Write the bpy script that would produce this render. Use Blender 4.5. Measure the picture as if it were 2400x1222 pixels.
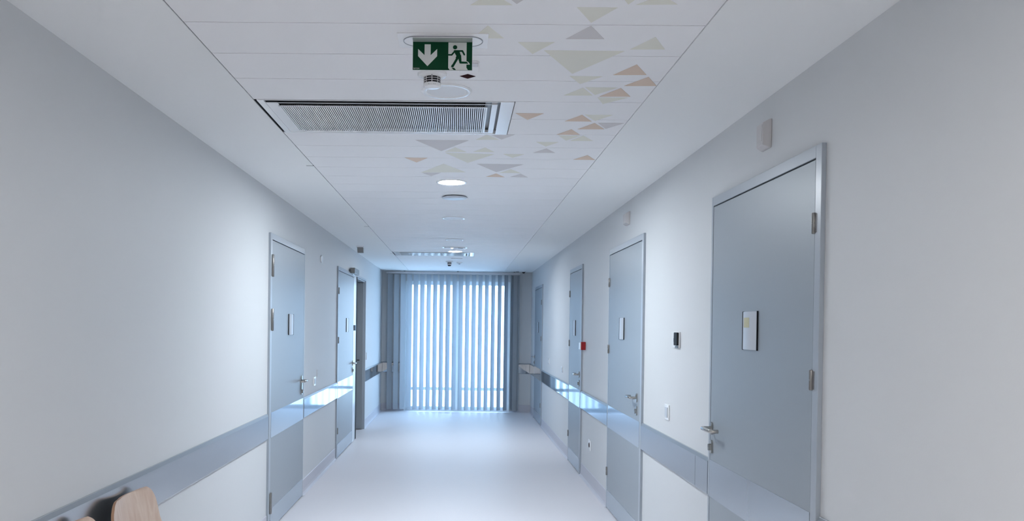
import bpy, bmesh, math, random
from mathutils import Vector, Matrix
random.seed(4)
PI = math.pi
scene = bpy.context.scene
for o in list(bpy.data.objects):
    bpy.data.objects.remove(o, do_unlink=True)
C = scene.collection

# ------------------------------------------------------------------ camera, world, lights, exposure
CAM_H = 1.55
ROT = [[0.999826, 0.013639, 0.012753], [-0.013513, 0.99986, -0.009863], [-0.012885, 0.009689, 0.99987]]
cam = bpy.data.cameras.new('camera')
camo = bpy.data.objects.new('camera', cam); C.objects.link(camo)
r0, r1, r2 = [Vector(r) for r in ROT]
mw = Matrix((( r0.x, r2.x, -r1.x, 0), (r0.y, r2.y, -r1.y, 0), (r0.z, r2.z, -r1.z, CAM_H), (0, 0, 0, 1)))
camo.matrix_world = mw
cam.sensor_fit = 'HORIZONTAL'; cam.sensor_width = 36.0
cam.lens = 36.0*1860/2400
cam.shift_x = (1200-1051.36)/2400
cam.shift_y = (782.96-611)/2400
cam.clip_start = 0.05; cam.clip_end = 200
scene.camera = camo
scene.view_settings.view_transform = 'Standard'
scene.view_settings.look = 'None'
scene.view_settings.gamma = 1
scene.view_settings.use_curve_mapping = False
scene.view_settings.exposure = 0.0

SKY = (0.50, 0.74, 1.0); SKY_S = 8.8
LAMP_COL = (0.86, 0.935, 1.0)
LAMP_NEAR = 640.0; LAMP_FAR = 430.0; LAMP_BEHIND = 400.0
w = bpy.data.worlds.new('daylight'); scene.world = w; w.use_nodes = True
bg = w.node_tree.nodes['Background']
bg.inputs['Color'].default_value = (*SKY, 1); bg.inputs['Strength'].default_value = SKY_S
pl = bpy.data.lights.new('window_daylight', 'AREA'); pl.shape = 'RECTANGLE'; pl.size = 1.9; pl.size_y = 2.3
pl.cycles.is_portal = True
plo = bpy.data.objects.new('window_daylight', pl); C.objects.link(plo)
plo.location = (-0.04, 14.70, 1.18); plo.rotation_euler = (-PI/2, 0, 0)

# ------------------------------------------------------------------ dimensions (metres)
XL, XR, ZC, YE = -1.41, 1.301, 2.539, 14.408
YB = -4.0
PLX, PRX = -0.919, 0.789            # plank ceiling edges
RZ0, RZ1 = 0.697, 0.887             # guard rail
SEAM0, PITCH = 2.606, 0.2965

# ------------------------------------------------------------------ materials
def mat(name, col, rough=0.5, metal=0.0, emis=None, es=1.0, noise=0.0, nscale=30, bump=0.0, bscale=200, trans=0.0, spec=0.5):
    m = bpy.data.materials.new(name); m.use_nodes = True
    nt = m.node_tree; b = nt.nodes['Principled BSDF']
    b.inputs['Base Color'].default_value = (*col, 1); b.inputs['Roughness'].default_value = rough
    b.inputs['Metallic'].default_value = metal
    b.inputs['Specular IOR Level'].default_value = spec
    if trans: b.inputs['Transmission Weight'].default_value = trans
    if emis:
        b.inputs['Emission Color'].default_value = (*emis, 1); b.inputs['Emission Strength'].default_value = es
    if noise or bump:
        tc = nt.nodes.new('ShaderNodeTexCoord')
    if noise:
        n = nt.nodes.new('ShaderNodeTexNoise'); n.inputs['Scale'].default_value = nscale; n.inputs['Detail'].default_value = 4
        nt.links.new(tc.outputs['Object'], n.inputs['Vector'])
        mx = nt.nodes.new('ShaderNodeMix'); mx.data_type = 'RGBA'
        mx.inputs['A'].default_value = (*[c*(1-noise) for c in col], 1)
        mx.inputs['B'].default_value = (*[min(1, c*(1+noise)) for c in col], 1)
        nt.links.new(n.outputs['Fac'], mx.inputs['Factor']); nt.links.new(mx.outputs['Result'], b.inputs['Base Color'])
    if bump:
        n2 = nt.nodes.new('ShaderNodeTexNoise'); n2.inputs['Scale'].default_value = bscale; n2.inputs['Detail'].default_value = 3
        nt.links.new(tc.outputs['Object'], n2.inputs['Vector'])
        bp = nt.nodes.new('ShaderNodeBump'); bp.inputs['Strength'].default_value = bump; bp.inputs['Distance'].default_value = 0.001
        nt.links.new(n2.outputs['Fac'], bp.inputs['Height']); nt.links.new(bp.outputs['Normal'], b.inputs['Normal'])
    return m
M = {}
M['wall'] = mat('wall_paint', (0.70, 0.715, 0.73), 0.55, bump=0.15, bscale=160, spec=0.3)
M['gyps'] = mat('gypsum_ceiling', (0.925, 0.94, 0.945), 0.7, spec=0.25)
M['plank'] = mat('ceiling_plank', (0.95, 0.95, 0.965), 0.6, spec=0.3)
M['floor'] = mat('floor_vinyl', (0.79, 0.775, 0.81), 0.48, spec=0.32, noise=0.03, nscale=90, bump=0.1, bscale=60)
M['base'] = mat('cove_base', (0.62, 0.62, 0.68), 0.5)
M['dark'] = mat('dark_gap', (0.015, 0.018, 0.022), 0.9)
M['rail'] = mat('rail_metal', (0.46, 0.495, 0.53), 0.06, metal=0.92, bump=0.025, bscale=4)
M['railsatin'] = mat('rail_metal_satin', (0.50, 0.53, 0.565), 0.24, metal=0.9)
M['railedge'] = mat('rail_edge', (0.27, 0.29, 0.315), 0.35, metal=0.3)  # top facet's dark reflection is put into this colour; seams share it
M['band'] = mat('door_band', (0.44, 0.485, 0.535), 0.07, metal=0.65, bump=0.05, bscale=4)
M['leaf'] = mat('door_paint', (0.33, 0.37, 0.41), 0.38, noise=0.02, nscale=120, bump=0.12, bscale=300)
M['frame'] = mat('frame_paint', (0.41, 0.455, 0.51), 0.3)
M['jamb'] = mat('jamb_window_sheen', (0.70, 0.76, 0.82), 0.22)  # window light reflected on this jamb is put into its paler colour
M['kick'] = mat('kick_plate', (0.42, 0.48, 0.55), 0.25, metal=0.4)
M['steel'] = mat('brushed_steel', (0.46, 0.45, 0.43), 0.2, metal=1.0)
M['hinge'] = mat('hinge_steel', (0.27, 0.265, 0.26), 0.35, metal=0.8)
M['black'] = mat('black_plastic', (0.010, 0.011, 0.014), 0.5, spec=0.25)
M['beige'] = mat('beige_plastic', (0.62, 0.60, 0.605), 0.45)
M['back'] = mat('shell_back_shade', (0.018, 0.016, 0.014), 0.6, spec=0.2)  # near-black puts the shade between chair and wall into the shell's rear
M['plastic'] = mat('white_plastic', (0.95, 0.955, 0.965), 0.2)
M['plasticw'] = mat('offwhite_plastic', (0.70, 0.69, 0.71), 0.4)
M['greyp'] = mat('grey_plastic', (0.33, 0.35, 0.38), 0.4)
M['alu'] = mat('plate_paper', (0.58, 0.61, 0.66), 0.35)
M['note'] = mat('yellow_note', (0.56, 0.54, 0.36), 0.7)
M['red'] = mat('red_plastic', (0.36, 0.008, 0.010), 0.3)
M['maroon'] = mat('maroon_label', (0.035, 0.009, 0.011), 0.9, spec=0.1)
M['green'] = mat('sign_green', (0.001, 0.050, 0.020), 0.5, spec=0.15)
M['signw'] = mat('sign_white', (0.72, 0.74, 0.72), 0.4)
M['clear'] = mat('sign_edge', (0.40, 0.46, 0.44), 0.25)
M['pale'] = mat('print_pale', (0.84, 0.83, 0.745), 0.6, spec=0.3)
M['taupe'] = mat('print_taupe', (0.70, 0.675, 0.68), 0.6, spec=0.3)
M['tan'] = mat('print_tan', (0.76, 0.61, 0.50), 0.6, spec=0.3)
M['winframe'] = mat('window_frame', (0.85, 0.88, 0.9), 0.4)
M['diff_off'] = mat('diffuser_unlit', (0.80, 0.80, 0.81), 0.45)
M['diff_near'] = mat('diffuser_lit', (0.9, 0.9, 0.9), 0.5, emis=LAMP_COL, es=LAMP_NEAR)
M['diff_far'] = mat('diffuser_lit_far', (0.9, 0.9, 0.9), 0.5, emis=LAMP_COL, es=LAMP_FAR)
M['diff_behind'] = mat('diffuser_lit_entry', (0.9, 0.9, 0.9), 0.5, emis=(1.0, 0.975, 0.94), es=LAMP_BEHIND)
M['led'] = mat('led_lit', (0.9, 0.9, 0.9), 0.5, emis=(0.9, 0.95, 1), es=6)
M['ground'] = mat('outside_ground', (0.85, 0.86, 0.85), 0.9)
# plywood
def wood():
    m = mat('plywood', (0.56, 0.37, 0.26), 0.42)
    nt = m.node_tree; b = nt.nodes['Principled BSDF']
    tc = nt.nodes.new('ShaderNodeTexCoord'); mp = nt.nodes.new('ShaderNodeMapping'); mp.inputs['Scale'].default_value = (3, 7, 1.6)
    n = nt.nodes.new('ShaderNodeTexNoise'); n.inputs['Scale'].default_value = 2.6; n.inputs['Detail'].default_value = 6; n.inputs['Distortion'].default_value = 1.5
    cr = nt.nodes.new('ShaderNodeValToRGB')
    cr.color_ramp.elements[0].position = 0.3; cr.color_ramp.elements[0].color = (0.66, 0.48, 0.375, 1)
    cr.color_ramp.elements[1].position = 0.75; cr.color_ramp.elements[1].color = (0.80, 0.66, 0.555, 1)
    nt.links.new(tc.outputs['Object'], mp.inputs['Vector']); nt.links.new(mp.outputs['Vector'], n.inputs['Vector'])
    nt.links.new(n.outputs['Fac'], cr.inputs['Fac']); nt.links.new(cr.outputs['Color'], b.inputs['Base Color'])
    return m
M['wood'] = wood()
M['woodedge'] = mat('plywood_edge', (0.52, 0.31, 0.20), 0.5)
def mixshader(name, a, b_, fac):
    m = bpy.data.materials.new(name); m.use_nodes = True; nt = m.node_tree; nt.nodes.clear()
    out = nt.nodes.new('ShaderNodeOutputMaterial'); mx = nt.nodes.new('ShaderNodeMixShader'); mx.inputs[0].default_value = fac
    s1 = nt.nodes.new(a[0]); s1.inputs['Color'].default_value = (*a[1], 1)
    s2 = nt.nodes.new(b_[0]); s2.inputs['Color'].default_value = (*b_[1], 1)
    if 'Glossy' in b_[0]: s2.inputs['Roughness'].default_value = 0.03
    nt.links.new(s1.outputs[0], mx.inputs[1]); nt.links.new(s2.outputs[0], mx.inputs[2]); nt.links.new(mx.outputs[0], out.inputs[0])
    return m
M['slat'] = mixshader('blind_fabric', ('ShaderNodeBsdfDiffuse', (0.58, 0.63, 0.68)), ('ShaderNodeBsdfTranslucent', (0.42, 0.50, 0.58)), 0.20)
M['glass'] = mixshader('window_glass', ('ShaderNodeBsdfTransparent', (0.94, 0.97, 1.0)), ('ShaderNodeBsdfGlossy', (1, 1, 1)), 0.06)

# ------------------------------------------------------------------ helpers
class MB:
    """collects shapes in world coordinates; build() links them as ONE mesh object"""
    def __init__(self, T=None):
        self.bm = bmesh.new(); self.T = T or (lambda u, v, z: (u, v, z))
    def _face(self, vs, mi):
        try:
            f = self.bm.faces.new(vs); f.material_index = mi; return f
        except ValueError: return None
    def box(self, x0, x1, y0, y1, z0, z1, mi=0):
        T = self.T
        v = [self.bm.verts.new(T(x, y, z)) for z in (z0, z1) for y in (y0, y1) for x in (x0, x1)]
        for f in ((0,1,3,2),(4,6,7,5),(0,4,5,1),(2,3,7,6),(0,2,6,4),(1,5,7,3)):
            self._face([v[i] for i in f], mi)
        return self
    def prism(self, poly, a, b, f3, mi=0):
        """poly 2-D, f3(p, q, t) -> local coords; t from a to b"""
        A = [self.bm.verts.new(self.T(*f3(p[0], p[1], a))) for p in poly]
        B = [self.bm.verts.new(self.T(*f3(p[0], p[1], b))) for p in poly]
        n = len(poly)
        self._face(A[::-1], mi); self._face(B, mi)
        for i in range(n): self._face([A[i], A[(i+1)%n], B[(i+1)%n], B[i]], mi)
        return self
    def lathe(self, prof, c, axis='z', n=32, mi=0, cap=True):
        rings = []
        for r, h in prof:
            ring = []
            for k in range(n):
                a = 2*PI*k/n; p, q = r*math.cos(a), r*math.sin(a)
                if axis == 'z': co = (c[0]+p, c[1]+q, c[2]+h)
                elif axis == 'y': co = (c[0]+p, c[1]+h, c[2]+q)
                else: co = (c[0]+h, c[1]+p, c[2]+q)
                ring.append(self.bm.verts.new(self.T(*co)))
            rings.append(ring)
        for a, b in zip(rings, rings[1:]):
            for k in range(n): self._face([a[k], a[(k+1)%n], b[(k+1)%n], b[k]], mi)
        if cap: self._face(rings[0][::-1], mi); self._face(rings[-1], mi)
        return self
    def tube(self, pts, r, n=12, mi=0, flat=1.0):
        pts = [Vector(self.T(*p)) for p in pts]; rings = []
        ref = Vector((0, 0, 1))
        for i, p in enumerate(pts):
            d = (pts[min(i+1, len(pts)-1)]-pts[max(i-1, 0)]).normalized()
            rf = ref if abs(d.z) < 0.95 else Vector((0, 1, 0))
            s = d.cross(rf).normalized(); u = s.cross(d)
            rings.append([self.bm.verts.new(p+s*math.cos(2*PI*k/n)*r+u*math.sin(2*PI*k/n)*r*flat) for k in range(n)])
        for a, b in zip(rings, rings[1:]):
            for k in range(n): self._face([a[k], a[(k+1)%n], b[(k+1)%n], b[k]], mi)
        self._face(rings[0][::-1], mi); self._face(rings[-1], mi)
        return self
    def build(self, name, mats, parent=None, bevel=0, smooth=False, seg=2):
        if not isinstance(mats, (list, tuple)): mats = [mats]
        bmesh.ops.recalc_face_normals(self.bm, faces=self.bm.faces)
        off = Vector((0, 0, 0)); p = parent
        while p is not None: off += p.location; p = p.parent
        if parent is not None:
            for v in self.bm.verts: v.co -= off
        me = bpy.data.meshes.new(name); self.bm.to_mesh(me); self.bm.free()
        o = bpy.data.objects.new(name, me); C.objects.link(o)
        if parent is not None: o.parent = parent
        for m in mats: me.materials.append(M[m] if isinstance(m, str) else m)
        if smooth:
            for q in me.polygons: q.use_smooth = True
            md = o.modifiers.new('edges', 'EDGE_SPLIT'); md.split_angle = math.radians(40)
        if bevel:
            md = o.modifiers.new('bevel', 'BEVEL'); md.width = bevel; md.segments = seg; md.limit_method = 'ANGLE'
        return o
def recenter(o):
    """put the origin of a top-level mesh in the middle of its lowest face"""
    vs = [v.co for v in o.data.vertices]
    c = Vector(((min(v.x for v in vs)+max(v.x for v in vs))/2, (min(v.y for v in vs)+max(v.y for v in vs))/2, min(v.z for v in vs)))
    o.data.transform(Matrix.Translation(-c)); o.location = c; return o
def struct(o): o['kind'] = 'structure'; return o
def thing(name, label, cat, loc, group=None):
    o = bpy.data.objects.new(name, None); C.objects.link(o); o.location = loc; o.empty_display_size = 0.1
    o['label'] = label; o['category'] = cat
    if group: o['group'] = group
    return o
def tag(o, label, cat, group=None):
    o['label'] = label; o['category'] = cat
    if group: o['group'] = group
    return o
def copy_tree(o, parent=None):
    c = o.copy(); C.objects.link(c); c.parent = parent
    for ch in [x for x in bpy.data.objects if x.parent == o]: copy_tree(ch, c)
    return c
def arc(cx, cy, r, a0, a1, n=8): return [(cx+r*math.cos(math.radians(a0+(a1-a0)*i/n)), cy+r*math.sin(math.radians(a0+(a1-a0)*i/n))) for i in range(n+1)]
def rrect(x0, x1, y0, y1, r, n=5):
    return arc(x1-r, y1-r, r, 0, 90, n)+arc(x0+r, y1-r, r, 90, 180, n)+arc(x0+r, y0+r, r, 180, 270, n)+arc(x1-r, y0+r, r, 270, 360, n)
def SIDE(s):
    """local (u along the corridor, v out of the wall, z)"""
    return (lambda u, v, z: (XL+v, u, z)) if s < 0 else (lambda u, v, z: (XR-v, u, z))
def wx(s, v=0): return XL+v if s < 0 else XR-v

# ------------------------------------------------------------------ room shell
OP0, OP1, OPZ = 10.78, 11.775, 2.20        # open doorway in the left wall
TH = 0.16
struct(MB().box(XL-TH, XR+TH, YB-.2, YE+.25, -0.12, 0).build('floor', 'floor'))
struct(MB().box(XL-TH, XL, YB, OP0, 0, ZC+.1).box(XL-TH, XL, OP1, YE+.2, 0, ZC+.1).box(XL-TH, XL, OP0, OP1, OPZ, ZC+.1).build('wall_left', 'wall'))
struct(MB().box(XR, XR+TH, YB, YE+.2, 0, ZC+.1).build('wall_right', 'wall'))
WX0, WX1, WZ1 = -0.985, 0.915, 2.365
struct(MB().box(XL, WX0, YE, YE+.2, 0, ZC+.1).box(WX1, XR, YE, YE+.2, 0, ZC+.1).box(WX0, WX1, YE, YE+.2, WZ1, ZC+.1).build('wall_end', 'wall'))
struct(MB().box(XL, XR, YB-.16, YB, 0, ZC+.1).build('wall_behind', 'wall'))
# little dark room behind the open doorway
struct(MB().box(-3.6, -3.5, 9.6, 13.2, 0, ZC).box(-3.5, XL-TH, 9.5, 9.6, 0, ZC).box(-3.5, XL-TH, 13.1, 13.2, 0, ZC)
       .box(-3.6, XL-TH, 9.5, 13.2, ZC, ZC+.1).box(-3.6, XL-TH, 9.5, 13.2, -.12, -.003).build('wall_side_room', 'wall'))

# ceiling: two gypsum margins, planks with open joints, printed triangles
TRI = {'pale': [[(0.02, 2.453), (0.151, 2.451), (0.082, 2.357)], [(0.482, 2.401), (0.517, 2.4), (0.503, 2.439)], [(0.526, 2.441), (0.652, 2.436), (0.59, 2.371)], [(0.349, 2.462), (0.476, 2.463), (0.414, 2.587)], [(0.032, 2.733), (0.081, 2.617), (0.14, 2.731)], [(0.191, 2.767), (0.318, 2.764), (0.252, 2.885)], [(0.591, 2.831), (0.652, 2.708), (0.715, 2.828)], [(0.289, 2.846), (0.577, 2.848), (0.427, 3.107)], [(0.42, 3.134), (0.55, 3.135), (0.477, 3.236)], [(0.431, 3.397), (0.497, 3.284), (0.554, 3.394)], [(0.503, 3.278), (0.638, 3.28), (0.563, 3.386)], [(0.579, 3.421), (0.71, 3.421), (0.62, 3.52)], [(0.569, 3.699), (0.7, 3.7), (0.635, 3.809)], [(0.495, 4.102), (0.613, 4.104), (0.551, 4.214)], [(0.624, 4.1), (0.572, 4.22), (0.695, 4.218)], [(0.128, 4.103), (0.073, 4.216), (0.198, 4.21)], [(0.396, 4.249), (0.518, 4.251), (0.46, 4.357)], [(0.237, 4.553), (0.359, 4.556), (0.298, 4.656)], [(-0.036, 4.398), (-0.097, 4.512), (0.029, 4.516)], [(0.13, 4.395), (0.065, 4.509), (0.186, 4.509)], [(-0.095, 4.536), (0.188, 4.564), (0.037, 4.811)], [(0.311, 4.992), (0.242, 5.116), (0.385, 5.118)], [(-0.109, 4.846), (-0.261, 5.127), (0.028, 5.106)]], 'taupe': [[(0.135, 2.395), (0.189, 2.394), (0.163, 2.441)], [(0.418, 2.611), (0.351, 2.733), (0.483, 2.731)], [(0.656, 3.844), (0.781, 3.845), (0.713, 3.957)], [(0.145, 4.092), (0.273, 4.094), (0.21, 4.203)], [(0.469, 4.403), (0.405, 4.517), (0.528, 4.511)], [(-0.247, 4.232), (0.036, 4.231), (-0.115, 4.494)], [(0.093, 4.836), (0.377, 4.841), (0.223, 5.089)], [(0.386, 5.142), (0.322, 5.247), (0.441, 5.257)], [(-0.252, 5.136), (-0.133, 5.129), (-0.199, 5.243)]], 'tan': [[(0.652, 2.99), (0.587, 3.116), (0.716, 3.111)], [(0.73, 3.136), (0.659, 3.254), (0.789, 3.25)], [(0.652, 3.284), (0.585, 3.407), (0.716, 3.403)], [(0.246, 3.683), (0.377, 3.684), (0.312, 3.798)], [(0.557, 3.702), (0.492, 3.817), (0.62, 3.819)], [(0.64, 3.847), (0.576, 3.969), (0.707, 3.964)], [(0.546, 3.973), (0.485, 4.086), (0.603, 4.081)], [(0.721, 4.564), (0.658, 4.687), (0.785, 4.69)], [(-0.335, 4.676), (-0.201, 4.682), (-0.272, 4.81)], [(0.225, 5.135), (0.164, 5.249), (0.286, 5.256)]]}
V1 = (3.4955, 4.0885); VX0, VX1 = -0.919, 0.230
V2 = (SEAM0+27*PITCH+.04, SEAM0+29*PITCH); V2X1 = 0.190
cm = MB()
cm.box(XL, PLX-.002, YB, YE, ZC, ZC+.012, 1)
cm.box(PRX+.002, XR, YB, YE, ZC, ZC+.012, 1)
cm.box(XL, XR, YB, YE, ZC+.15, ZC+.2, 2)
cm.box(PLX-.0022, PLX-.0018, YB, YE, ZC+.0003, ZC+.0125, 2)  # dark strip stands in for the shade in the gap beside the planks
k = math.floor((YB-SEAM0)/PITCH)
y = SEAM0+k*PITCH
while y < YE:
    a, b = max(y+.002, YB), min(y+PITCH-.002, YE)
    if b > a:
        x0 = PLX
        if V1[0]-.01 < y < V1[1]-.02: x0 = VX1+.004
        if SEAM0+27*PITCH-.01 < y < V2[1]-.02:
            x0 = V2X1+.003
            if a < V2[0]: cm.box(PLX, x0, a, V2[0]-.002, ZC, ZC+.018, 0)
        cm.box(x0, PRX, a, b, ZC, ZC+.018, 0)
    y += PITCH
for mi, key in ((3, 'pale'), (4, 'taupe'), (5, 'tan')):
    for j, t in enumerate(TRI[key]):
        d = .0004+.0001*(j % 3)+.0003*(mi-3)
        cm.prism(t, ZC-d, ZC+.001, lambda p, q, h: (p, q, h), mi)
struct(cm.build('ceiling', ['plank', 'gyps', 'dark', 'pale', 'taupe', 'tan']))
# edge angle trims beside the planks, with their butt joints
for n, (a, b) in enumerate(((PLX-.045, PLX-.002), (PRX+.002, PRX+.040))):
    t = MB(); js = [YB, -1.0, 2.0, 4.93, 7.93, 10.9, YE-.02]
    for p, q in zip(js, js[1:]): t.box(a, b, p+.002, q-.002, ZC-.0035, ZC-.0001)
    for q in js[1:-1]:
        if n == 0: t.box(a, b+.002, q-.004, q+.004, ZC-.004, ZC-.001, 1)
    struct(t.build('trim_%d' % (n+1), ['gyps', 'dark']))

# ------------------------------------------------------------------ guard rails and cove bases
def rail(n, s, a, b, seams=(), fin='rail'):
    T = SIDE(s); m = MB(T)
    prof = [(0, RZ0), (.012, RZ0), (.018, RZ0+.008), (.018, RZ1-.017), (.010, RZ1), (0, RZ1)]
    m.prism(prof, a, b, lambda p, q, t: (t, p, q), 0)
    m.bm.faces.ensure_lookup_table()
    m.bm.faces[5].material_index = 1
    for q in seams: m.box(q-.0015, q+.0015, .0181, .0186, RZ0+.01, RZ1-.02, 1)
    return struct(m.build('trim_%d' % n, [fin, 'railedge'], bevel=.002))
rail(3, -1, YB, 5.795, (2.35,), 'railsatin')
rail(4, -1, 7.135, 9.085); rail(5, -1, OP1+.015, YE-.001)
rail(6, 1, YB, 2.84, (), 'railsatin'); rail(7, 1, 4.09, 5.59, (4.3,), 'railsatin'); rail(8, 1, 6.865, 8.375); rail(9, 1, 9.30, 12.40); rail(10, 1, 13.57, YE-.001)
def endrail(n, x0, x1):
    m = MB(); prof = [(0, RZ0), (.012, RZ0), (.018, RZ0+.008), (.018, RZ1-.017), (.010, RZ1), (0, RZ1)]
    m.prism(prof, x0, x1, lambda p, q, t: (t, YE-p, q)); m.bm.faces.ensure_lookup_table(); m.bm.faces[5].material_index = 1; struct(m.build('trim_%d' % n, ['rail', 'railedge'], bevel=.002))
endrail(11, XL+.019, WX0-.01); endrail(12, WX1+.01, XR-.019)
def basepiece(m, s, a, b):
    prof = [(0, 0), (.028, 0), (.014, .006), (.007, .018), (.004, .04), (.004, .128), (0, .133)]
    m.T = SIDE(s); m.prism(prof, a, b, lambda p, q, t: (t, p, q))
m = MB()
for a, b in ((YB, 5.825), (7.12, 9.075), (OP1+.01, YE)): basepiece(m, -1, a, b)
struct(m.build('baseboard_left', 'base'))
m = MB()
for a, b in ((YB, 2.85), (4.085, 5.585), (6.86, 8.37), (9.295, 12.40), (13.57, YE)): basepiece(m, 1, a, b)
struct(m.build('baseboard_right', 'base'))
m = MB(); prof = [(0, 0), (.028, 0), (.014, .006), (.007, .018), (.004, .04), (.004, .128), (0, .133)]
for a, b in ((XL+.01, WX0-.01), (WX1+.01, XR-.01)): m.prism(prof, a, b, lambda p, q, t: (t, YE-p, q))
struct(m.build('baseboard_end', 'base'))

# ------------------------------------------------------------------ doors
def hinge(T, parent, u, z0, z1, r=.008, wide=.022):
    m = MB(T)
    zc = (z0+z1)/2
    m.lathe([(r*.8, z0), (r, z0+.003), (r, zc-.002)], (u, .019, 0), n=14)
    m.lathe([(r, zc+.002), (r, z1-.003), (r*.8, z1)], (u, .019, 0), n=14)
    m.lathe([(r*.7, z0+.003), (r*.7, z1-.003)], (u, .019, 0), n=10)
    m.box(u-wide, u+wide, .0155, .019, z0+.004, z1-.004)
    return m.build('hinge', 'hinge', parent, smooth=True)
def handle(T, parent, u, z, dr, plate=False):
    """dr = direction (+1/-1 along u) in which the lever points"""
    b = MB(T)
    if plate:
        b.prism(rrect(u-.016, u+.016, z-.125, z+.045, .012), .0155, .0235, lambda p, q, t: (p, t, q))
    else:
        b.prism(rrect(u-.013, u+.013, z-.032, z+.032, .012), .0155, .025, lambda p, q, t: (p, t, q))
    b.lathe([(.011, 0), (.011, .014)], (u, z, .022), n=16) if False else None
    h = b.build('handle_plate', 'steel', parent, bevel=.0015)
    l = MB(T)
    pts = [(u, .02, z), (u, .055, z)]
    pts += [(u+dr*(.014-.014*math.cos(math.radians(a))), .055+.014*math.sin(math.radians(a)), z) for a in (30, 60, 90)]
    pts += [(u+dr*.125, .069, z), (u+dr*.136, .064, z), (u+dr*.140, .055, z), (u+dr*.140, .032, z)]
    l.tube(pts, .0098, 14)
    l.build('lever', 'steel', h, smooth=True)
    c = MB(T)
    zc = z-.093
    if not plate: c.prism(rrect(u-.013, u+.013, zc-.034, zc+.034, .012), .0155, .024, lambda p, q, t: (p, t, q))
    c.prism(rrect(u-.008, u+.008, zc-.02, zc+.014, .0078), .0155, .036, lambda p, q, t: (p, t, q))
    c.box(u-.0012, u+.0012, .036, .0363, zc-.004, zc+.010, 1)
    c.build('lock_cylinder', ['steel', 'black'], parent, bevel=.001)
    return h
def sign_plate(T, parent, u0, u1, z0, z1, note=None):
    m = MB(T); n = 10; w = u1-u0
    top = [(u0+w*i/n, .0165+.011*math.sin(PI*(.12+.76*i/n))) for i in range(n+1)]
    m.prism([(u0, .0145)]+top+[(u1, .0145)], z0, z1, lambda p, q, t: (p, q, t), 0)
    o = m.build('sign_holder', 'alu', parent, smooth=True)
    c = MB(T)
    for a, b in ((u0-.0035, u0), (u1, u1+.0035)): c.box(a, b, .0145, .0225, z0-.002, z1+.002)
    c.build('end_cap', 'black', o)
    if note:
        q = MB(T); a, b, c0, c1 = note; k = 5
        tp = [(a+(b-a)*i/k) for i in range(k+1)]
        f = lambda u: .0165+.011*math.sin(PI*(.12+.76*(u-u0)/w))
        q.prism([(u, f(u)-.0005) for u in tp]+[(u, f(u)+.0008) for u in tp[::-1]], c0, c1, lambda p, r, t: (p, r, t))
        t = q.build('sticky_note', 'note', o); t['label'] = 'faded yellow sticky note'
    return o
def door(n, s, y0, y1, near, far, hinge_at, latch_u, hinges, plate, desc, hplate=False, bigh=False, note=None, farjamb='frame', kick=.163, band=True, base=0.004):
    T = SIDE(s)
    root = bpy.data.objects.new('door_%d' % n, None); C.objects.link(root); root.location = (wx(s), (y0+y1)/2, 0)
    root['kind'] = 'structure'; root['label'] = desc; root.empty_display_size = .1
    ZT = 2.222; L0, L1, LT = y0+near, y1-far, 2.174
    f = MB(T)
    f.box(y0, L0-.003, 0, .017, 0, ZT); f.box(L1+.003, y1, 0, .017, 0, ZT, 2); f.box(L0-.003, L1+.003, 0, .017, LT+.003, ZT)
    f.box(L0-.004, L1+.004, 0, .003, 0, LT+.004, 1)
    f.build('door_frame', ['frame', 'dark', farjamb], root, bevel=.003)
    lf = MB(T).box(L0+.001, L1-.001, .004, .0155, base+.004, LT-.003).build('door_leaf', 'leaf', root, bevel=.0015)
    if band: MB(T).box(L0+.002, L1-.002, .0155, .0172, RZ0+.002, RZ1).build('guard_band', 'band', lf)
    MB(T).box(L0+.002, L1-.002, .0155, .0170, base+.006, kick).build('kick_plate', 'kick', lf)
    hu = L0 if hinge_at == 'near' else L1
    for z0, z1 in hinges: hinge(T, root, hu, z0, z1, .012 if bigh else .0085, .030 if bigh else .02)
    handle(T, lf, latch_u, 1.05, -1 if hinge_at == 'near' else 1, hplate)
    sign_plate(T, lf, plate[0], plate[1], 1.462, 1.630, note)
    return root
H3 = ((.285, .357), (1.333, 1.407), (1.902, 1.978))
door(1, 1, 2.853, 4.083, .050, .026, 'near', 4.028, H3, (3.435, 3.603), 'nearest grey-blue door in the right wall', note=(3.508, 3.585, 1.560, 1.604))
door(2, 1, 5.590, 6.860, .050, .028, 'far', 5.722, H3, (6.205, 6.372), 'second grey-blue door along the right wall')
door(3, 1, 8.375, 9.290, .045, .030, 'far', 8.478, H3, (8.790, 8.965), 'narrow third grey-blue door in the right wall, beside the red call point')
door(4, 1, 12.405, 13.565, .045, .030, 'near', 13.46, H3, (12.89, 13.06), 'farthest grey-blue door in the right wall, beside the end window')
door(5, -1, 5.825, 7.118, .055, .022, 'near', 7.010, ((.132, .292), (1.497, 1.663), (1.899, 2.066)), (6.455, 6.625), 'nearest blue-grey door in the left wall', hplate=True, bigh=True)
door(6, -1, 9.085, 10.660, .035, .250, 'near', 10.355, H3, (9.75, 9.92), 'blue-grey door in the left wall with a door closer above it', farjamb='jamb')
# black strike plate on the broad pale jamb
T = SIDE(-1)
d6 = bpy.data.objects['door_6']
MB(T).box(10.45, 10.62, .017, .027, 1.475, 1.545).build('strike_plate', 'black', d6, bevel=.002)
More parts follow.
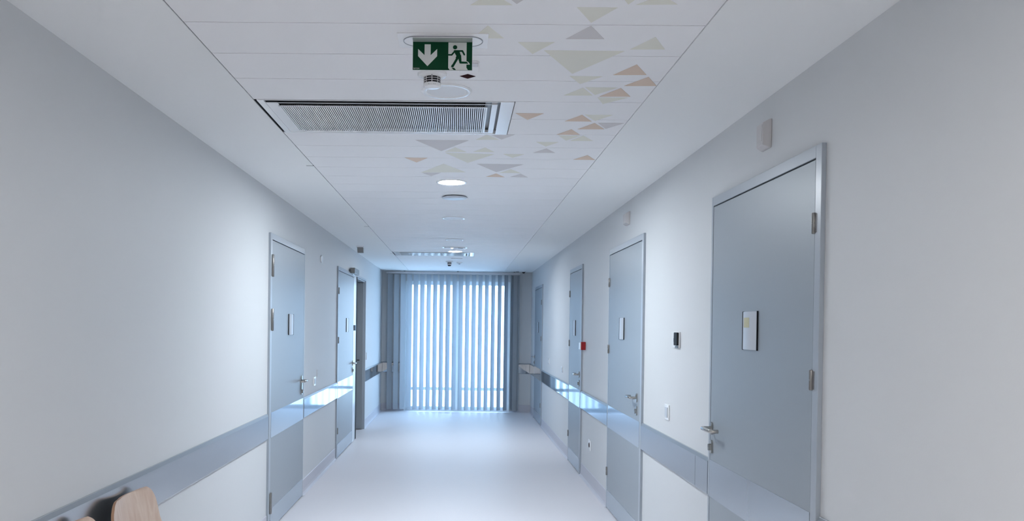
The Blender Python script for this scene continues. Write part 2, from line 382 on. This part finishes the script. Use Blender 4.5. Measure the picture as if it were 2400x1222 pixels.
# door 7: open doorway with its leaf swung inwards
root = bpy.data.objects.new('door_7', None); C.objects.link(root); root.location = (XL, (OP0+OP1)/2, 0); root['kind'] = 'structure'
root['label'] = 'open doorway in the left wall with its grey leaf swung into the side room'
f = MB(T)
f.box(OP0, OP1+.012, .0, .017, OPZ-.0, 2.226); f.box(OP1-.006, OP1+.012, -.02, .017, 0, OPZ)
f.box(OP0, OP1, -TH, 0, OPZ-.018, OPZ); f.box(OP1-.012, OP1, -TH, -.02, 0, OPZ-.018)
f.box(10.661, OP0, 0, .0165, 0, OPZ, 1); f.box(OP0, OP0+.012, -TH, .0165, 0, OPZ-.018, 1); f.box(10.661, OP0, .0, .017, OPZ, 2.222)
f.build('door_frame', ['frame', 'dark'], root, bevel=.002)
lf = MB(T).box(OP1-.060, OP1-.014, -1.20, -.016, .010, OPZ-.024).build('door_leaf', 'leaf', root, bevel=.002)
h = MB(T); hu = OP1-.060
h.tube([(hu, -.125, 1.03), (hu-.05, -.125, 1.03), (hu-.06, -.115, 1.03), (hu-.06, -.09, 1.03), (hu-.06, -.055, 1.03)], .0095, 12)
h.box(hu-.006, hu, -.142, -.108, .99, 1.07)
h.build('lever', 'steel', lf, smooth=True)
# door closer
r = thing('door_closer', 'silver box of a door closer above the second door in the left wall', 'door closer', (XL+.017, 10.28, 2.205))
MB(T).box(10.06, 10.50, .0172, .075, 2.205, 2.275).build('housing', 'hinge', r, bevel=.004)
MB(T).box(10.50, 10.52, .0172, .070, 2.207, 2.273).build('end_cap', 'black', r)
MB(T).tube([(10.30, .05, 2.20), (10.30, .05, 2.185), (9.95, .06, 2.185)], .006, 10).build('arm', 'steel', r)

# ------------------------------------------------------------------ window and blind
root = bpy.data.objects.new('window_1', None); C.objects.link(root); root.location = ((WX0+WX1)/2, YE+.12, 0); root['kind'] = 'structure'
f = MB(); Y0, Y1 = YE+.06, YE+.13
f.box(WX0, WX0+.115, Y0, Y1, .0, WZ1); f.box(WX1-.10, WX1, Y0, Y1, 0, WZ1)
f.box(WX0+.115, WX1-.10, Y0, Y1, 2.295, WZ1); f.box(WX0+.115, WX1-.10, Y0, Y1, 0, .08)
f.box(-.10, .02, Y0, Y1, .08, 2.295); f.box(WX0+.115, -.10, Y0+.01, Y1-.01, .375, .43); f.box(.02, WX1-.10, Y0+.01, Y1-.01, .375, .43)
f.build('window_frame', 'winframe', root, bevel=.004)
for a, b in ((WX0+.115, -.10), (.02, WX1-.10)):
    for c, d in ((.08, .375), (.43, 2.295)):
        MB().box(a+.001, b-.001, Y0+.03, Y0+.036, c+.001, d-.001).build('window_pane', 'glass', root)
struct(MB().box(-12, 12, YE+.3, 40, -.35, -.2).build('floor_outside', 'ground'))

bl = thing('vertical_blind', 'pale blue-grey vertical slat blind covering the window at the corridor end', 'blind', (0, YE-.09, .02))
YS = YE-.085
MB().box(-1.335, 1.095, YS-.022, YS+.022, 2.488, 2.522).build('headrail', 'plasticw', bl, bevel=.003)
for x in (-1.0, -.04, .98): MB().box(x-.015, x+.015, YS-.016, YS+.016, 2.522, ZC-.0005).build('ceiling_clip', 'greyp', bl)
def slat(xc, ang, wd=.127):
    m = MB(); n = 6; R = .30
    ca, sa = math.cos(ang), math.sin(ang)
    pts = []
    for i in range(n+1):
        t = (i/n-.5)*wd; bow = .006*(1-(2*t/wd)**2)
        pts.append((xc+t*ca-bow*sa, YS+t*sa+bow*ca))
    nrm = (-sa*.0006, ca*.0006)
    m.prism(pts+[(p+nrm[0], q+nrm[1]) for p, q in pts[::-1]], .045, 2.476, lambda p, q, t: (p, q, t))
    o = m.build('slat', 'slat', bl, smooth=True)
    c = MB(); c.box(-.006, .006, -.006, .006, 2.474, 2.489)
    for v in c.bm.verts: v.co.x += xc; v.co.y += YS
    c.build('slat_carrier', 'plasticw', o)
    wt = MB(); hh = wd/2-.004
    q = [(xc-hh*ca-.0025*sa, YS-hh*sa+.0025*ca), (xc+hh*ca-.0025*sa, YS+hh*sa+.0025*ca), (xc+hh*ca+.002*sa, YS+hh*sa-.002*ca), (xc-hh*ca+.002*sa, YS-hh*sa-.002*ca)]
    wt.prism(q, .034, .065, lambda p, r, t: (p, r, t)); wt.build('bottom_weight', 'slat', o)
for i in range(20): slat(-1.2575+.1163*i, math.radians(53+random.uniform(-2, 2)))
slat(1.022, math.radians(24)); slat(1.055, math.radians(75))
m = MB()
for xa in [-1.2575+.1163*i for i in range(19)]:
    m.tube([(xa, YS-.03, .044), (xa+.058, YS-.03, .038), (xa+.1163, YS-.03, .044)], .0012, 6)
m.build('bottom_chain', 'plasticw', bl)
m = MB().tube([(1.12, YS, 2.50), (1.122, YS, 1.3), (1.120, YS, .9)], .002, 6); m.build('pull_cord', 'plasticw', bl)

# ------------------------------------------------------------------ ceiling fittings
def downlight(loc, matn, label, lit, group):
    t = thing('ceiling_downlight', label, 'ceiling light', loc, group)
    x, y, z = loc
    m = MB(); R0, R1 = .105, .086
    n = 40; prof = [(R1-.001, 0), (R1-.001, -.003), (R1+.003, -.006), (R0-.004, -.006), (R0, -.003), (R0, 0)]
    rings = []
    for r, h in prof: rings.append([m.bm.verts.new((x+r*math.cos(2*PI*q/n), y+r*math.sin(2*PI*q/n), z+h)) for q in range(n)])
    for a, b in zip(rings, rings[1:]+rings[:1]):
        for q in range(n): m._face([a[q], a[(q+1)%n], b[(q+1)%n], b[q]], 0)
    m.build('trim_ring', 'plastic', t, smooth=True)
    d = MB().lathe([(R1-.001, -.0002), (R1-.001, -.0028)], (x, y, z), n=40)
    d.build('diffuser', matn, t)
    return t
LX = -.066
downlight((LX, 3.345, ZC-.0003), 'diff_off', 'unlit round white downlight between the exit sign and the large air vent', 0, 'round ceiling downlights')
downlight((LX, 5.455, ZC-.0003), 'diff_near', 'brightly lit round downlight beyond the large air vent, largest lit lamp', 1, 'round ceiling downlights')
downlight((LX, 7.275, ZC-.0003), 'diff_off', 'unlit round downlight with thin white ring, beyond the round speaker disc', 0, 'round ceiling downlights')
downlight((LX, 9.080, ZC-.0003), 'diff_off', 'unlit round downlight just before the small emergency lamp, thin and far', 0, 'round ceiling downlights')
downlight((LX, 10.50, ZC-.0003), 'diff_far', 'smaller lit round downlight right before the far air vent', 1, 'round ceiling downlights')
for yy in (0.6, -2.4):
    downlight((LX, yy, ZC-.0003), 'diff_behind', 'lit round downlight behind the viewer, outside the photo', 1, 'downlights behind the viewer')
# speaker disc
t = thing('ceiling_speaker', 'flat round pale disc with shadow gap, just beyond the bright downlight', 'ceiling disc', (-.05, 6.07, ZC-.0003))
MB().lathe([(.075, 0), (.075, -.007)], (-.05, 6.07, ZC-.0003), n=36).build('neck', 'greyp', t)
MB().lathe([(.096, -.007), (.098, -.009), (.092, -.013)], (-.05, 6.07, ZC), n=40).build('cover_disc', 'alu', t, smooth=True)

def vent(name, label, x0, x1, y0, y1, ngrid):
    t = thing(name, label, 'air vent', ((x0+x1)/2, (y0+y1)/2, ZC-.003), 'ceiling air vents')
    def ring(m, a0, a1, b0, b1, w, z0, z1, wl=None, wn=None):
        wl = wl or w; wn = wn or w
        m.box(a0, a0+wl, b0, b1, z0, z1); m.box(a1-w, a1, b0, b1, z0, z1)
        m.box(a0+wl, a1-w, b0, b0+wn, z0, z1); m.box(a0+wl, a1-w, b1-w, b1, z0, z1)
    m = MB(); m.box(x0-.004, x1+.003, y0+.002, y1-.002, ZC+.10, ZC+.104)
    ring(m, x0-.004, x1+.003, y0+.002, y1-.002, .002, ZC+.02, ZC+.10)
    m.build('plenum_box', 'dark', t)
    m = MB(); xs = x0+.011
    m.box(xs, xs+.030, y0, y1, ZC-.003, ZC+.004); m.box(x1-.060, x1, y0, y1, ZC-.003, ZC+.004)
    m.box(xs+.030, x1-.060, y0, y0+.005, ZC-.003, ZC+.001); m.box(xs+.030, x1-.060, y1-.014, y1, ZC-.003, ZC+.02)
    m.build('outer_frame', 'plastic', t, bevel=.001)
    m = MB()
    m.box(xs+.030, xs+.082, y0+.048, y1-.014, ZC-.001, ZC+.003); m.box(x1-.098, x1-.072, y0+.048, y1-.014, ZC-.001, ZC+.012)
    m.box(xs+.082, x1-.098, y0+.048, y0+.054, ZC-.001, ZC+.0015); m.box(xs+.082, x1-.098, y1-.040, y1-.014, ZC-.001, ZC+.012)
    m.build('inner_frame', 'plastic', t, bevel=.001)
    MB().box(x1-.125, x1-.05, y0+.03, y1-.014, ZC+.020, ZC+.022).build('recess_liner', 'greyp', t)
    gx0, gx1, gy0, gy1 = x0+.088, x1-.116, y0+.088, y1-.040
    m = MB(); ring(m, gx0, gx1, gy0, gy1, .009, ZC-.004, ZC-.0005)
    nb = ngrid; pitch = (gx1-gx0-.018)/nb
    for i in range(nb):
        xa = gx0+.009+pitch*(i+.5); m.box(xa-pitch*.26, xa+pitch*.26, gy0+.009, gy1-.009, ZC-.003, ZC+.004)
    m.build('grille', 'plastic', t)
    MB().box(x0+.004, x1-.13, y0+.004, y1-.018, ZC+.034, ZC+.036).build('filter', 'dark', t)  # near-black colour stands in for the unlit depth behind grille and slots
    return t
vent('air_vent', 'large white rectangular air vent with fine ribs, in the ceiling left of the triangles', VX0, VX1, V1[0]+.002, V1[1]-.002, 98)
vent('air_vent', 'far narrow looking air vent in the ceiling near the window', VX0, V2X1, V2[0], V2[1]-.002, 98)

# exit sign
SY = 2.755
t = thing('exit_sign', 'green emergency exit sign hanging from the ceiling', 'exit sign', (-.07, SY, ZC-.0003))
MB().prism([(-.224, 2.686), (.086, 2.686), (.086, 2.824), (-.224, 2.824)], ZC-.003, ZC-.0003, lambda p, q, h: (p, q, h)).build('mounting_plate', 'plastic', t, bevel=.001)
st = arc(.020, SY, .047, -90, 90, 12)+arc(-.158, SY, .047, 90, 270, 12)
ri = MB()
outer = arc(.020, SY, .049, -90, 90, 12)+arc(-.158, SY, .049, 90, 270, 12)
inner = arc(.020, SY, .046, -90, 90, 12)+arc(-.158, SY, .046, 90, 270, 12)
vo = [[ri.bm.verts.new((p, q, z)) for p, q in pts] for z in (ZC-.003, ZC-.0055) for pts in (outer, inner)]
n_ = len(outer)
for i in range(n_):
    j = (i+1) % n_
    ri._face([vo[0][i], vo[0][j], vo[2][j], vo[2][i]], 0); ri._face([vo[1][i], vo[1][j], vo[3][j], vo[3][i]], 0); ri._face([vo[2][i], vo[2][j], vo[3][j], vo[3][i]], 0)
ri.build('oval_rim', 'greyp', t)
MB().prism(arc(.020, SY, .046, -90, 90, 12)+arc(-.158, SY, .046, 90, 270, 12), ZC-.0045, ZC-.003, lambda p, q, h: (p, q, h)).build('oval_cover', 'plastic', t)
PX0, PX1, PZ1, PZ0 = -.1735, .0325, ZC-.003, ZC-.1045
MB().box(PX0+.001, PX1-.001, SY-.036, SY+.012, ZC-.0075, ZC-.0045).build('lamp_slot', 'clear', t)
pn = MB().box(PX0, PX1, SY-.003, SY+.003, PZ0, PZ1).build('sign_panel', ['signw'], t, bevel=.0006)
def SP(p, q, h): return (PX0+(p-140)/1057*(PX1-PX0), SY-.003-h, PZ1-(q-130)/530*(PZ1-PZ0))
def flat(polys, name, mt, h0, h1):
    m = MB()
    for k, pol in enumerate(polys): m.prism(pol, h0, h1+k*.00006, SP)
    return m.build(name, mt, pn)
def cap(p, q, w0, w1=None, n=6):
    w1 = w1 or w0; a = math.degrees(math.atan2(q[1]-p[1], q[0]-p[0]))
    return arc(p[0], p[1], w0/2, a+90, a+270, n)+arc(q[0], q[1], w1/2, a-90, a+90, n)
flat([[(143, 133), (1194, 133), (1194, 657), (143, 657)]], 'green_face', 'green', 0, .0006)
flat([[(350, 197), (458, 197), (458, 393), (403, 590), (350, 393)], [(458, 393), (573, 280), (573, 410), (403, 590)], [(350, 393), (403, 590), (235, 410), (235, 280)]], 'down_arrow', 'signw', .0005, .0010)
flat([[(772, 160), (1095, 160), (1095, 610), (1122, 655), (800, 655), (772, 620)], [(1040, 490), (1092, 492), (1125, 508), (1145, 530), (1157, 555), (1040, 555)]], 'doorway_symbol', 'signw', .0005, .0010)
flat([arc(890, 247, 38, 0, 345, 22), [(868, 300), (965, 298), (1000, 420), (1006, 470), (985, 520), (962, 500), (950, 450), (900, 440), (915, 405), (890, 360)],
      ], 'running_figure', 'green', .0009, .0014)
flat([cap((885, 314), (1020, 313), 30), cap((1020, 313), (1055, 378), 30), cap((888, 316), (832, 384), 28), cap((832, 384), (778, 384), 26)], 'figure_arms', 'green', .0010, .0015)
flat([cap((940, 430), (850, 590), 42, 40), [(870, 565), (835, 560), (820, 604), (860, 606)], cap((978, 400), (988, 520), 44, 40), cap((988, 521), (1085, 523), 38, 34), [(1080, 504), (1105, 510), (1130, 540), (1080, 540)],
      [(830, 618), (878, 618), (912, 656), (872, 656)]], 'figure_legs', 'green', .0011, .0016)
def text(s, size, loc, rot, mt, parent, name):
    cu = bpy.data.curves.new(name, 'FONT'); cu.body = s; cu.size = size; cu.extrude = .0001; cu.align_x = 'LEFT'
    o = bpy.data.objects.new(name, cu); C.objects.link(o)
    bpy.context.view_layer.update()
    me = bpy.data.meshes.new_from_object(o.evaluated_get(bpy.context.evaluated_depsgraph_get()))
    bpy.data.objects.remove(o, do_unlink=True)
    o = bpy.data.objects.new(name, me); C.objects.link(o); me.materials.clear(); me.materials.append(M[mt])
    off = Vector((0, 0, 0)); p = parent
    while p is not None: off += p.location; p = p.parent
    o.parent = parent; o.location = Vector(loc)-off; o.rotation_euler = rot
    return o
c = SP(155, 642, .0008)
text('EATON', .0062, (c[0], c[1], c[2]), (PI/2, 0, 0), 'signw', pn, 'maker_lettering')

# smoke detectors
def smoke(loc, label, dark=False):
    x, y, z = loc
    t = thing('smoke_detector', label, 'smoke detector', loc, 'ceiling smoke detectors')
    MB().lathe([(.0575, 0), (.0575, -.005), (.055, -.009), (.040, -.012), (.036, -.016)], (x, y, z), n=36).build('mounting_base', 'plastic', t, smooth=True)
    MB().lathe([(.0305, -.014), (.0305, -.042)], (x, y, z), n=24).build('sensor_chamber', 'black', t)
    m = MB()
    for h in (-.023, -.032): m.lathe([(.031, h+.001), (.0335, h+.001), (.0335, h-.001), (.031, h-.001)], (x, y, z), n=28)
    for k in range(8):
        a = 2*PI*k/8+PI/2; px, py = x+.0320*math.cos(a), y+.0320*math.sin(a)
        m.box(px-.0016, px+.0016, py-.0016, py+.0016, z-.042, z-.014)
    m.build('cage', 'plasticw', t)
    MB().lathe([(.034, -.040), (.034, -.047), (.030, -.053), (.018, -.056)], (x, y, z), n=32).build('cap', 'plastic', t, smooth=True)
    if dark: MB().lathe([(.024, -.055), (.027, -.062), (.018, -.072)], (x, y, z), n=20).build('sensor_dome', 'black', t, smooth=True)
    else:
        m = MB()
        for k, (dx, w) in enumerate(((-.012, .003), (-.006, .0015), (0, .0035), (.007, .003), (.013, .002))): m.box(x+dx-w/2, x+dx+w/2, y-.033, y-.0305, z-.0495, z-.0475)
        m.build('marking', 'greyp', t)
        MB().lathe([(.0016, 0), (.0016, -.006)], (x, y-.037, z-.010), n=8).build('indicator', 'black', t)
    return t
smoke((-.119, 3.12, ZC-.0003), 'white smoke detector with slotted cage hanging just behind the exit sign')
smoke((-.165, 12.15, ZC-.0003), 'far smoke detector with dark dome near the window end', True)
# small box behind the sign with the dark diamond
t = thing('ceiling_sensor_box', 'small pale sensor box on the ceiling partly hidden behind the exit sign', 'sensor', (.030, 3.03, ZC-.0003))
MB().prism(rrect(-.012, .062, 2.965, 3.095, .012), ZC-.006, ZC-.0003, lambda p, q, h: (p, q, h)).build('box', 'plank', t, bevel=.002)
MB().box(-.005, .058, 2.968, 3.010, ZC-.009, ZC-.006).build('lens', 'plasticw', t, bevel=.002)
o = MB().prism([(-.011, 3.146), (.020, 3.175), (.051, 3.146), (.020, 3.119)], ZC-.0016, ZC-.0003, lambda p, q, h: (p, q, h)).build('diamond_label', 'maroon')
tag(recenter(o), 'small dark red diamond sticker on the ceiling under the exit sign', 'label')
# emergency lamp near Y = 10
t = thing('emergency_lamp', 'slim white emergency lamp plate with a tiny lit bulb, before the far downlight', 'emergency light', (-.07, 9.98, ZC-.0003))
MB().box(-.226, .086, 9.91, 10.05, ZC-.004, ZC-.0003).build('mounting_plate', 'plastic', t, bevel=.001)
MB().prism(arc(.02, 9.98, .045, -90, 90, 10)+arc(-.16, 9.98, .045, 90, 270, 10), ZC-.009, ZC-.004, lambda p, q, h: (p, q, h)).build('oval_cover', 'diff_off', t)
MB().lathe([(.014, -.009), (.014, -.014), (.008, -.018)], (-.105, 9.97, ZC), n=16).build('led_bulb', 'led', t)
MB().box(-.03, .03, 9.95, 10.01, ZC-.014, ZC-.009).build('test_window', 'greyp', t)
# further round lamp / small sensor at the far end
t = thing('access_disc', 'thin pale round disc on the ceiling beyond the far air vent', 'ceiling disc', (-.05, 11.62, ZC-.0003))
MB().lathe([(.085, 0), (.085, -.006), (.08, -.009)], (-.05, 11.62, ZC-.0003), n=32).build('cover', 'plasticw', t)
t = thing('motion_sensor', 'small white motion sensor right of the far smoke detector', 'sensor', (-.012, 12.30, ZC-.0003))
MB().lathe([(.044, 0), (.044, -.012), (.030, -.02)], (-.012, 12.30, ZC-.0003), n=24).build('body', 'plastic', t, smooth=True)
MB().lathe([(.016, -.02), (.014, -.028), (.006, -.032)], (-.012, 12.30, ZC), n=16).build('lens', 'greyp', t)
t = thing('end_camera', 'tiny white dome with dark underside at the right end of the blind rail', 'sensor', (1.130, 14.16, ZC-.0003))
MB().lathe([(.036, 0), (.036, -.012)], (1.130, 14.16, ZC-.0003), n=20).build('body', 'plastic', t)
MB().lathe([(.028, -.012), (.028, -.020), (.014, -.034)], (1.130, 14.16, ZC), n=20).build('dark_dome', 'black', t, smooth=True)
o = MB().box(1.0, 1.05, 14.20, 14.25, ZC-.012, ZC-.0005).build('ceiling_clip', 'greyp'); tag(recenter(o), 'tiny dark clip on the ceiling above the right end of the blind rail', 'clip')
# box hanging from left ceiling margin
t = thing('corridor_sensor', 'small white sensor hanging from the left ceiling edge near the window end', 'sensor', (-1.25, 9.93, ZC-.0003))
MB().box(-1.30, -1.215, 9.90, 9.96, ZC-.018, ZC-.0003).build('base', 'plastic', t)
m = MB(); m.prism([(9.905, ZC-.018), (9.99, ZC-.018), (9.985, ZC-.085), (9.94, ZC-.085)], -1.29, -1.215, lambda p, q, h: (h, p, q)); m.build('body', 'hinge', t, bevel=.003)

# ------------------------------------------------------------------ wall fittings
def switch(s, u0, u1, z0, z1, label, grp='wall switches', name='wall_switch', rocker=True, kind='switch'):
    T = SIDE(s); t = thing(name, label, kind, (wx(s), (u0+u1)/2, z0), grp)
    MB(T).box(u0, u1, 0, .009, z0, z1).build('cover_plate', 'plastic', t, bevel=.002)
    if rocker: MB(T).box(u0+.016, u1-.016, .009, .013, z0+.016, z1-.016).build('rocker', 'alu', t, bevel=.001)
    return t
switch(-1, 7.665, 7.760, .952, 1.038, 'white light switch between the two left doors above the rail')
switch(1, 4.895, 4.985, .985, 1.080, 'white light switch between the two nearest right doors above the rail')
switch(1, 9.92, 10.0, .985, 1.065, 'small white switch right of the farthest right door, nearer of two')
switch(1, 11.42, 11.50, 1.02, 1.10, 'tiny white switch beside the farthest right door, farther of two')
switch(-1, 11.98, 12.05, 1.02, 1.13, 'thin white switch beyond the open doorway on the left wall')
o = MB(SIDE(-1)).box(7.86, 7.875, 0, .006, 1.03, 1.10).build('wall_hook', 'plasticw'); tag(recenter(o), 'tiny pale hook on the left wall beside the light switch', 'hook')
t = switch(1, 7.765, 7.875, .345, .445, 'white wall socket low down between the second and third right doors', None, 'wall_socket', False, 'socket')
MB(SIDE(1)).lathe([(.024, .009), (.024, .011)], (7.82, 0, .395), axis='y', n=20).build('socket_hole', 'maroon', t)
# room controller
T = SIDE(1)
t = thing('room_controller', 'white wall controller with black display between the two nearest right doors', 'thermostat', (XR, 4.76, 1.43))
MB(T).box(4.685, 4.825, 0, .010, 1.438, 1.532).build('back_plate', 'plastic', t, bevel=.002)
MB(T).prism(rrect(4.686, 4.752, 1.452, 1.529, .008), .010, .022, lambda p, q, h: (p, h, q)).build('display', 'black', t)
MB(T).box(4.693, 4.757, .010, .013, 1.436, 1.449).build('button_bar', 'hinge', t)
MB(T).box(4.795, 4.803, .0101, .0105, 1.472, 1.495).build('marking', 'greyp', t)
# red call point beside door 3
t = thing('call_point', 'red emergency call point with white front beside the narrow right door', 'call point', (XR, 8.22, 1.32))
MB(T).box(8.178, 8.265, 0, .048, 1.320, 1.403).build('red_housing', 'red', t, bevel=.004)
MB(T).prism([(8.182, .048), (8.262, .048), (8.255, .058), (8.19, .058)], 1.325, 1.398, lambda p, q, h: (p, q, h)).build('front_cover', 'plastic', t, bevel=.002)
# sounders above the right doors
def sounder(u0, u1, z0, z1, label):
    t = thing('wall_sounder', label, 'sounder', (XR, (u0+u1)/2, z0), 'sounders above the right doors')
    m = MB(T)
    a = [(u0, 0, z0), (u1, 0, z0), (u1, 0, z1), (u0, 0, z1)]; i = .014
    b = [(u0+.003, .012, z0+.003), (u1-.003, .012, z0+.003), (u1-.003, .012, z1-.003), (u0+.003, .012, z1-.003)]
    c = [(u0+i, .034, z0+i), (u1-i, .034, z0+i), (u1-i, .034, z1-i), (u0+i, .034, z1-i)]
    R = [[m.bm.verts.new(T(*p)) for p in q] for q in (a, b, c)]
    for p, q in zip(R, R[1:]):
        for k in range(4): m._face([p[k], p[(k+1)%4], q[(k+1)%4], q[k]], 0)
    m._face(R[0], 0); m._face(R[2], 0)
    m.build('cover', 'beige', t, bevel=.003)
    MB(T).box(u0+.022, u1-.022, .0335, .0355, z0+.03, z1-.022).build('front_panel', 'beige', t, bevel=.001)
sounder(3.355, 3.455, 2.318, 2.440, 'larger pale box high on the right wall above the nearest door')
sounder(6.12, 6.24, 2.350, 2.450, 'faint pale box high on the right wall above the second door')
# round detector on left wall
t = thing('wall_call_lamp', 'small white oval lamp high on the left wall between the two left doors', 'call lamp', (XL, 8.03, 2.17))
MB(SIDE(-1)).prism([(8.03+.05*math.cos(a*PI/12), 2.213+.038*math.sin(a*PI/12)) for a in range(24)], 0, .014, lambda p, q, h: (p, h, q)).build('lamp_cover', 'plastic', t, bevel=.003)

# ------------------------------------------------------------------ chairs
def chair(yc, xoff=0):
    t = thing('plywood_chair', '', 'chair', (XL+.42, yc, 0), 'plywood chairs along the left wall')
    # side profile (x from wall, z) of the one-piece moulded shell: back from the top down, then the seat
    prof = [(.042, .836), (.052, .808), (.064, .755), (.076, .69), (.096, .63), (.116, .575), (.136, .53), (.165, .485), (.215, .453), (.30, .445), (.40, .45), (.50, .458), (.57, .455), (.605, .435)]
    def half(i, z):
        if i <= 6:
            d = .836-z
            if d < .085: return .224-.10*(1-math.sqrt(max(0, 1-((.085-d)/.085)**2)))-.01
            return .214+.022*min(1, (d-.085)/.2)
        return [.232, .225, .222, .222, .218, .205, .17][min(i-7, 6)]
    dense = []
    for (a, b), (c, d) in zip(prof, prof[1:]):
        for k in range(4): dense.append((a+(c-a)*k/4, b+(d-b)*k/4))
    dense.append(prof[-1])
    dense.insert(1, (.0435, .831)); dense.insert(1, (.0425, .834))
    m = MB(); n = 14; thk = .012; rows = []
    for j, (px, pz) in enumerate(dense):
        jj = min(j+1, len(dense)-1); ii = max(j-1, 0)
        tx, tz = dense[jj][0]-dense[ii][0], dense[jj][1]-dense[ii][1]; l = math.hypot(tx, tz) or 1
        nx, nz = -tz/l, tx/l     # towards the sitter
        idx = min(int(j/4), len(prof)-1); hw = half(idx, pz)
        row = []
        for k in range(n+1):
            s = (k/n*2-1); c = .022*s*s*(1 if pz > .5 else .4)
            row.append((Vector((XL+px+nx*(c), yc+hw*s, pz+nz*c)), Vector((XL+px+nx*(c-thk), yc+hw*s, pz+nz*(c-thk)))))
        rows.append(row)
    F = [[m.bm.verts.new(a) for a, b in r] for r in rows]; B = [[m.bm.verts.new(b) for a, b in r] for r in rows]
    for j in range(len(rows)-1):
        for k in range(n):
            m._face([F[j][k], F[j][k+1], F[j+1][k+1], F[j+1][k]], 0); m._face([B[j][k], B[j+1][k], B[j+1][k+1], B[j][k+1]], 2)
        for k in (0, n): m._face([F[j][k], F[j+1][k], B[j+1][k], B[j][k]], 1)
    for j in (0, len(rows)-1):
        for k in range(n): m._face([F[j][k], F[j][k+1], B[j][k+1], B[j][k]], 1)
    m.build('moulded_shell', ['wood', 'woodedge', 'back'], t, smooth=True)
    for sy in (-1, 1):
        MB().tube([(XL+.54, yc+sy*.19, .437), (XL+.57, yc+sy*.225, .2), (XL+.585, yc+sy*.235, .004)], .010, 10).build('leg', 'steel', t, smooth=True)
        MB().tube([(XL+.26, yc+sy*.18, .435), (XL+.17, yc+sy*.215, .2), (XL+.13, yc+sy*.23, .004)], .010, 10).build('leg', 'steel', t, smooth=True)
    MB().tube([(XL+.26, yc-.18, .430), (XL+.26, yc+.18, .430)], .009, 8).build('seat_rail', 'steel', t)
    MB().tube([(XL+.54, yc-.19, .432), (XL+.54, yc+.19, .432)], .009, 8).build('seat_rail', 'steel', t)
    return t
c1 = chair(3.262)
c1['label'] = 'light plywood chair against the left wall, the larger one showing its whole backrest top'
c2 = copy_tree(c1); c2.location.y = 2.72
c2['label'] = 'light plywood chair at the bottom edge with only its backrest tip in view'
